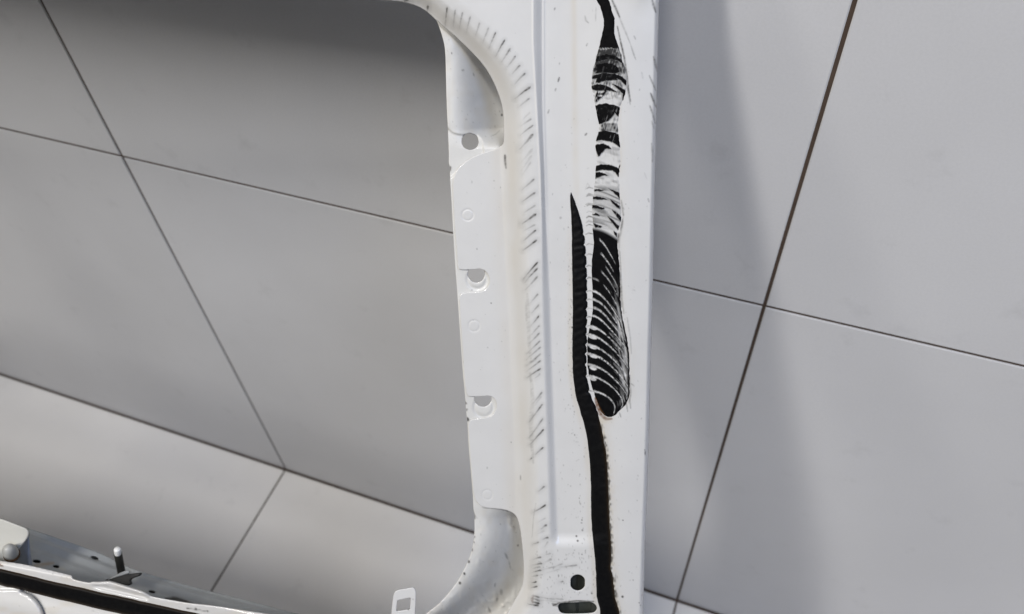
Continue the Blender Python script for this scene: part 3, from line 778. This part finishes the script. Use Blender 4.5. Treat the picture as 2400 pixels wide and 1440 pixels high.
rail = sheet('bottom_rail', RAIL, [], rail_depth, 3.0, M_PAINT, gate, 0.9, paint_rail)
ba_t = spline([(-3100, 667), (-600, 1201), (-100, 1311), (0, 1333), (100, 1357), (250, 1391), (400, 1424), (500, 1446), (700, 1488), (1000, 1545)], 8)
ba_b = spline([(-3100, 711), (-600, 1243), (-100, 1350), (0, 1372), (60, 1387), (150, 1409), (290, 1441), (450, 1476), (700, 1528), (1000, 1586)], 8)
ba_t[:, 1] += 1.5 * (vnoise(ba_t[:, 0], 0 * ba_t[:, 0], 17, 1, 91) - .5)
ba_b[:, 1] += 2.5 * (vnoise(ba_b[:, 0], 0 * ba_b[:, 0], 15, 1, 92) - .5)
BAND = np.vstack([ba_t, ba_b[::-1]])
def band_depth(u, v):
    q, _, _ = nearest(BAND, u, v)
    return rail_depth(u, v) - 2.4 * np.sqrt(np.clip(q / 7, 0, 1)) + .15
def paint_band(U, V):
    W = Wear(U, V)
    q, _, _ = nearest(BAND, U.ravel(), V.ravel())
    W.put('rust', (slice(None), slice(None)), 0.7 * np.exp(-q.reshape(U.shape) / 2.5))
    return W.m
b3 = sheet('adhesive_bead', BAND, [], band_depth, 2.5, M_BLACK, gate, 0, paint_band)
b3['label'] = 'broad black adhesive band along the bottom rail'

# grey inner rail behind it
IR_T = spline([(-3100, 360), (-600, 1040), (-50, 1199), (0, 1214), (60, 1236), (130, 1260), (235, 1297), (300, 1329), (360, 1349), (430, 1369), (500, 1388), (560, 1402), (640, 1424), (690, 1437), (780, 1460), (900, 1490)], 4)
ir_v = lambda u: np.interp(u, IR_T[:, 0], IR_T[:, 1])
IR = np.vstack([IR_T, [(900, 1560), (640, 1520), (300, 1450), (0, 1385), (-600, 1260), (-3100, 700)]])
ell = lambda x, y, a, b, an, n=20: np.stack([x + a * np.cos(np.linspace(0, 2 * np.pi, n, endpoint=False)) * math.cos(an) - b * np.sin(np.linspace(0, 2 * np.pi, n, endpoint=False)) * math.sin(an),
                                             y + a * np.cos(np.linspace(0, 2 * np.pi, n, endpoint=False)) * math.sin(an) + b * np.sin(np.linspace(0, 2 * np.pi, n, endpoint=False)) * math.cos(an)], 1)
IRH = [ell(86, 1316, 10, 4.2, .12), ell(132, 1328, 8, 3.8, .15), ell(222, 1307.5, 9.5, 4.2, .3), ell(356, 1387, 9, 4, .2)]
def ir_depth(u, v):
    t = v - ir_v(u)
    ridge = np.interp(u, [-200, 75, 210, 300, 500, 900], [1180, 1258, 1309, 1343, 1398, 1500])
    return 118 - 0.34 * t - 5 * smooth(-5, 6, v - ridge) - 3 * smooth(22, 34, v - ridge) + .5 * (vnoise(u, v, 50, 30, 83) - .5)
def paint_ir(U, V):
    W = Wear(U, V)
    W.stroke([(82, 1326), (105, 1323), (126, 1320)], 11, .8, 'stain_tint', rag=.4); W.stroke([(82, 1326), (105, 1323), (126, 1320)], 10, .4, 'rust', rag=.5); W.stroke([(130, 1330), (155, 1336)], 9, .35, 'stain_tint')
    W.stroke([(388, 1404), (410, 1403), (432, 1410), (452, 1416)], 12, .95)
    return W.m
sheet('inner_rail', IR, IRH, ir_depth, 3.0, M_SHADED_GREY, gate, 1.0, paint_ir)
IRB = np.vstack([IR_T + np.array([0, 10]), [(900, 1560), (640, 1520), (300, 1450), (0, 1385), (-600, 1260), (-3100, 700)]])
sheet('hole_shade_backing', IRB, [], lambda u, v: ir_depth(u, v) + 14, 9.0, M_RUBBER_SHADE, gate, 1.0)  # dark sheet added behind the rail holes, standing in for the shade inside

# ---- lathe helper
def lathe(name, base, axis, prof, mat, parent, seg=20):
    ax = Vector(axis).normalized()
    s = ax.orthogonal().normalized(); t = ax.cross(s)
    vs = []; fs = []
    for (h, r) in prof:
        for k in range(seg):
            a = 2 * math.pi * k / seg
            vs.append(Vector(base) + ax * h + (s * math.cos(a) + t * math.sin(a)) * r)
    for i in range(len(prof) - 1):
        for k in range(seg):
            fs.append((i * seg + k, i * seg + (k + 1) % seg, (i + 1) * seg + (k + 1) % seg, (i + 1) * seg + k))
    fs.append(tuple(range(seg))[::-1]); fs.append(tuple((len(prof) - 1) * seg + k for k in range(seg)))
    return link_mesh(name, [tuple(v) for v in vs], fs, mat, parent)

# threaded stud with pale tip, on its dark clip
b0 = Vector(P(285, 1343, 78)); b1 = Vector(P(274.5, 1287, 62))
ax = b1 - b0; Ls = ax.length; r0 = 9.6 / F * (Z0 + .07)
prof = [(0, r0 * 1.05)]
nth = 11
for i in range(nth):
    h = Ls * (0.04 + 0.76 * i / nth)
    prof += [(h, r0), (h + Ls * 0.76 / nth * .5, r0 * 0.86)]
prof += [(Ls * .80, r0)]
stud = lathe('stud', b0, ax, prof, M_STEEL, gate)
lathe('stud_tip', b0 + ax * .80, ax, [(0, r0 * .84), (Ls * .02, r0 * .86), (Ls * .17, r0 * .84), (Ls * .2, r0 * .74)], M_CAP, stud)
clip = spline([(243, 1363), (262, 1353), (280, 1346), (300, 1346.5), (326, 1343.5), (328.5, 1347), (324, 1351), (309, 1357), (304, 1362), (306, 1369), (300, 1373), (286, 1370), (262, 1366)], 4, True)
c_ = sheet('stud_clip', clip, [], lambda u, v: 62 + 0.14 * (1372 - v) + 0.02 * (u - 285), 2.5, M_RUBBER_SHADE, gate, 4.0)
foot = spline([(248, 1361), (268, 1350), (284, 1342), (298, 1338), (303, 1343), (290, 1347.5), (268, 1354)], 4, True)
sheet('stud_foot', foot, [], lambda u, v: 60 + 0.16 * (1372 - v), 2.5, M_SHADED_GREY, gate, 2.0)

# hinge bracket at the far left with a domed bolt
BR = spline([(-110, 1190), (-60, 1200), (0, 1217), (30, 1228), (52, 1236.5), (62, 1242), (66, 1251), (62, 1263), (48, 1281), (34, 1298), (18, 1314), (-20, 1326), (-110, 1320)], 4, True)
br = sheet('bracket', BR, [], lambda u, v: 34 + 0.06 * (1320 - v), 2.5, paint_mat('dusty_paint', (0.47, 0.465, 0.43), 0.5, 0.0, 0.15), gate, 2.0)
hb = Vector(P(27, 1299, 33)); ha = Vector(P(14, 1276, 18)) - hb
rb_ = 18 / F * Z0
M_BOLT = simple_mat('painted_bolt', (0.42, 0.42, 0.40), 0.4, 0, .3, 120)
bolt = lathe('bolt', hb, ha, [(0, rb_ * 1.0), (.004, rb_ * 1.0), (.007, rb_ * .98), (.010, rb_ * .90), (.0125, rb_ * .74), (.0145, rb_ * .45), (.015, rb_ * .1)], M_BOLT, br, 28)
rust = simple_mat('rusty_collar', (0.10, 0.045, 0.014), 0.85, 0, .6, 200)
lathe('washer', hb - ha.normalized() * .0035, ha, [(0, rb_ * 1.02), (.0025, rb_ * 1.1), (.0045, rb_ * 1.05)], rust, bolt, 28)
M_DARK = simple_mat('hole_shade_dark', (0.03, 0.034, 0.03), 0.6, 0, .4, 90)  # for a plate added behind hole and slot, their shade put into its colour
sheet('hole_shade_plate', np.array([(1270, 1300), (1440, 1300), (1440, 1520), (1250, 1520)], float), [], lambda u, v: 17 + 5 * smooth(1350, 1353, u) - 4 * smooth(1382, 1388, u) * smooth(1395, 1405, v), 3.0, M_DARK, gate, 1.0)
GU = np.array([(20, 1300), (62, 1258), (68, 1262), (76, 1324), (60, 1326), (10, 1318)], float)
sheet('gusset', GU, [], lambda u, v: 52 + 0.5 * np.abs(u - 66), 2.5, M_GUSSET, gate, 1.5)

# loose tab with a rectangular window
TAB = spline([(914, 1470), (918, 1430), (921.5, 1400), (924, 1391), (928, 1386), (936, 1383), (950, 1381), (964, 1378), (970, 1379.5), (974, 1386), (974.5, 1396), (973, 1430), (971, 1475)], 4)
TH = np.array([(931, 1408), (946, 1404.5), (963, 1401), (962, 1415), (961, 1428.5), (945, 1431.5), (928.5, 1434), (929.5, 1421)], float)
tab = sheet('clip_tab', TAB, [TH], lambda u, v: 24 + 0.05 * (1440 - v), 1.6, M_PAINT, gate, 1.6,
            lambda U, V: (lambda W: (W.dot(957, 1429, 2.5, 2.5, .8), W.dot(968, 1405, 2, 2, .4), W.m)[-1])(Wear(U, V)))

# ------------------------------------------------------------------ rest of the tailgate, outside the picture
hu = np.unique(np.r_[np.linspace(-3100, 700, 33), 712, 716, np.linspace(740, 1556, 8)])
top_low = np.interp(hu, [-3100, -400, 300, 700, 712, 716, 1556], [-780, -250, -113, -34, -34, -140, -140])
TOPR = np.vstack([np.stack([hu, top_low], 1), [(1560, -335), (1000, -540), (300, -840), (-700, -1250), (-3100, -2100)]])  # unseen rail, upper edge extended to the wall to block overhead light
sheet('top_rail', TOPR, [], lambda u, v: 4.4 + 1.2 * smooth(690, 712, u) + 10 * (1 - smooth(0, 60, np.interp(u, hu, np.interp(hu, [-3100, -400, 300, 712, 900, 1556], [-780, -250, -113, -34, 0, 0])) - v)) + 14 * smooth(480, 700, np.interp(u, hu, top_low) - v), 9.0, M_PAINT, gate, 2.0)
LP = np.array([(-3400, 880), (-3360, 100), (-3280, -1600), (-3050, -1600), (-3050, -790), (-3090, -700), (-3110, -200), (-3130, 560), (-3050, 660), (-3050, 980), (-3300, 950)], float)
sheet('side_pillar', LP, [], lambda u, v: 4 + 10 * smooth(-3180, -3090, u) + 12 * (1 - smooth(-3400, -3340, u)), 12.0, M_PAINT, gate, 3.0)
# lower skin, standing on the floor
cols = np.linspace(-3360, 1500, 60)
low_v = np.interp(cols, [-3360, -3100, -600, 400, 1100, 1500], [900, 950, 1470, 1590, 1630, 1550])
A = P(cols, low_v, np.full(cols.shape, 12.0))
rows = []
for k, (dz, dy) in enumerate([(0, 0), (.05, -.030), (.14, -.050), (.3, -.058), (.5, -.055), (.7, -.045), (.9, -.03), (.97, -.005), (1.0, .03)]):
    r_ = A.copy()
    r_[:, 2] = A[:, 2] * (1 - dz) + 0.002 * dz
    r_[:, 1] = A[:, 1] + dy + (0.11 - A[:, 1]) * smooth(0, 1, np.array(dz)) * .8
    rows.append(r_)
n = len(cols)
vs = np.vstack(rows)
fs = np.array([(k * n + i, (k + 1) * n + i, (k + 1) * n + i + 1, k * n + i + 1) for k in range(len(rows) - 1) for i in range(n - 1)])
lo = link_mesh('lower_skin', vs, fs, M_PAINT, gate)
sm = lo.modifiers.new('thickness', 'SOLIDIFY'); sm.thickness = 0.012; sm.offset = -1
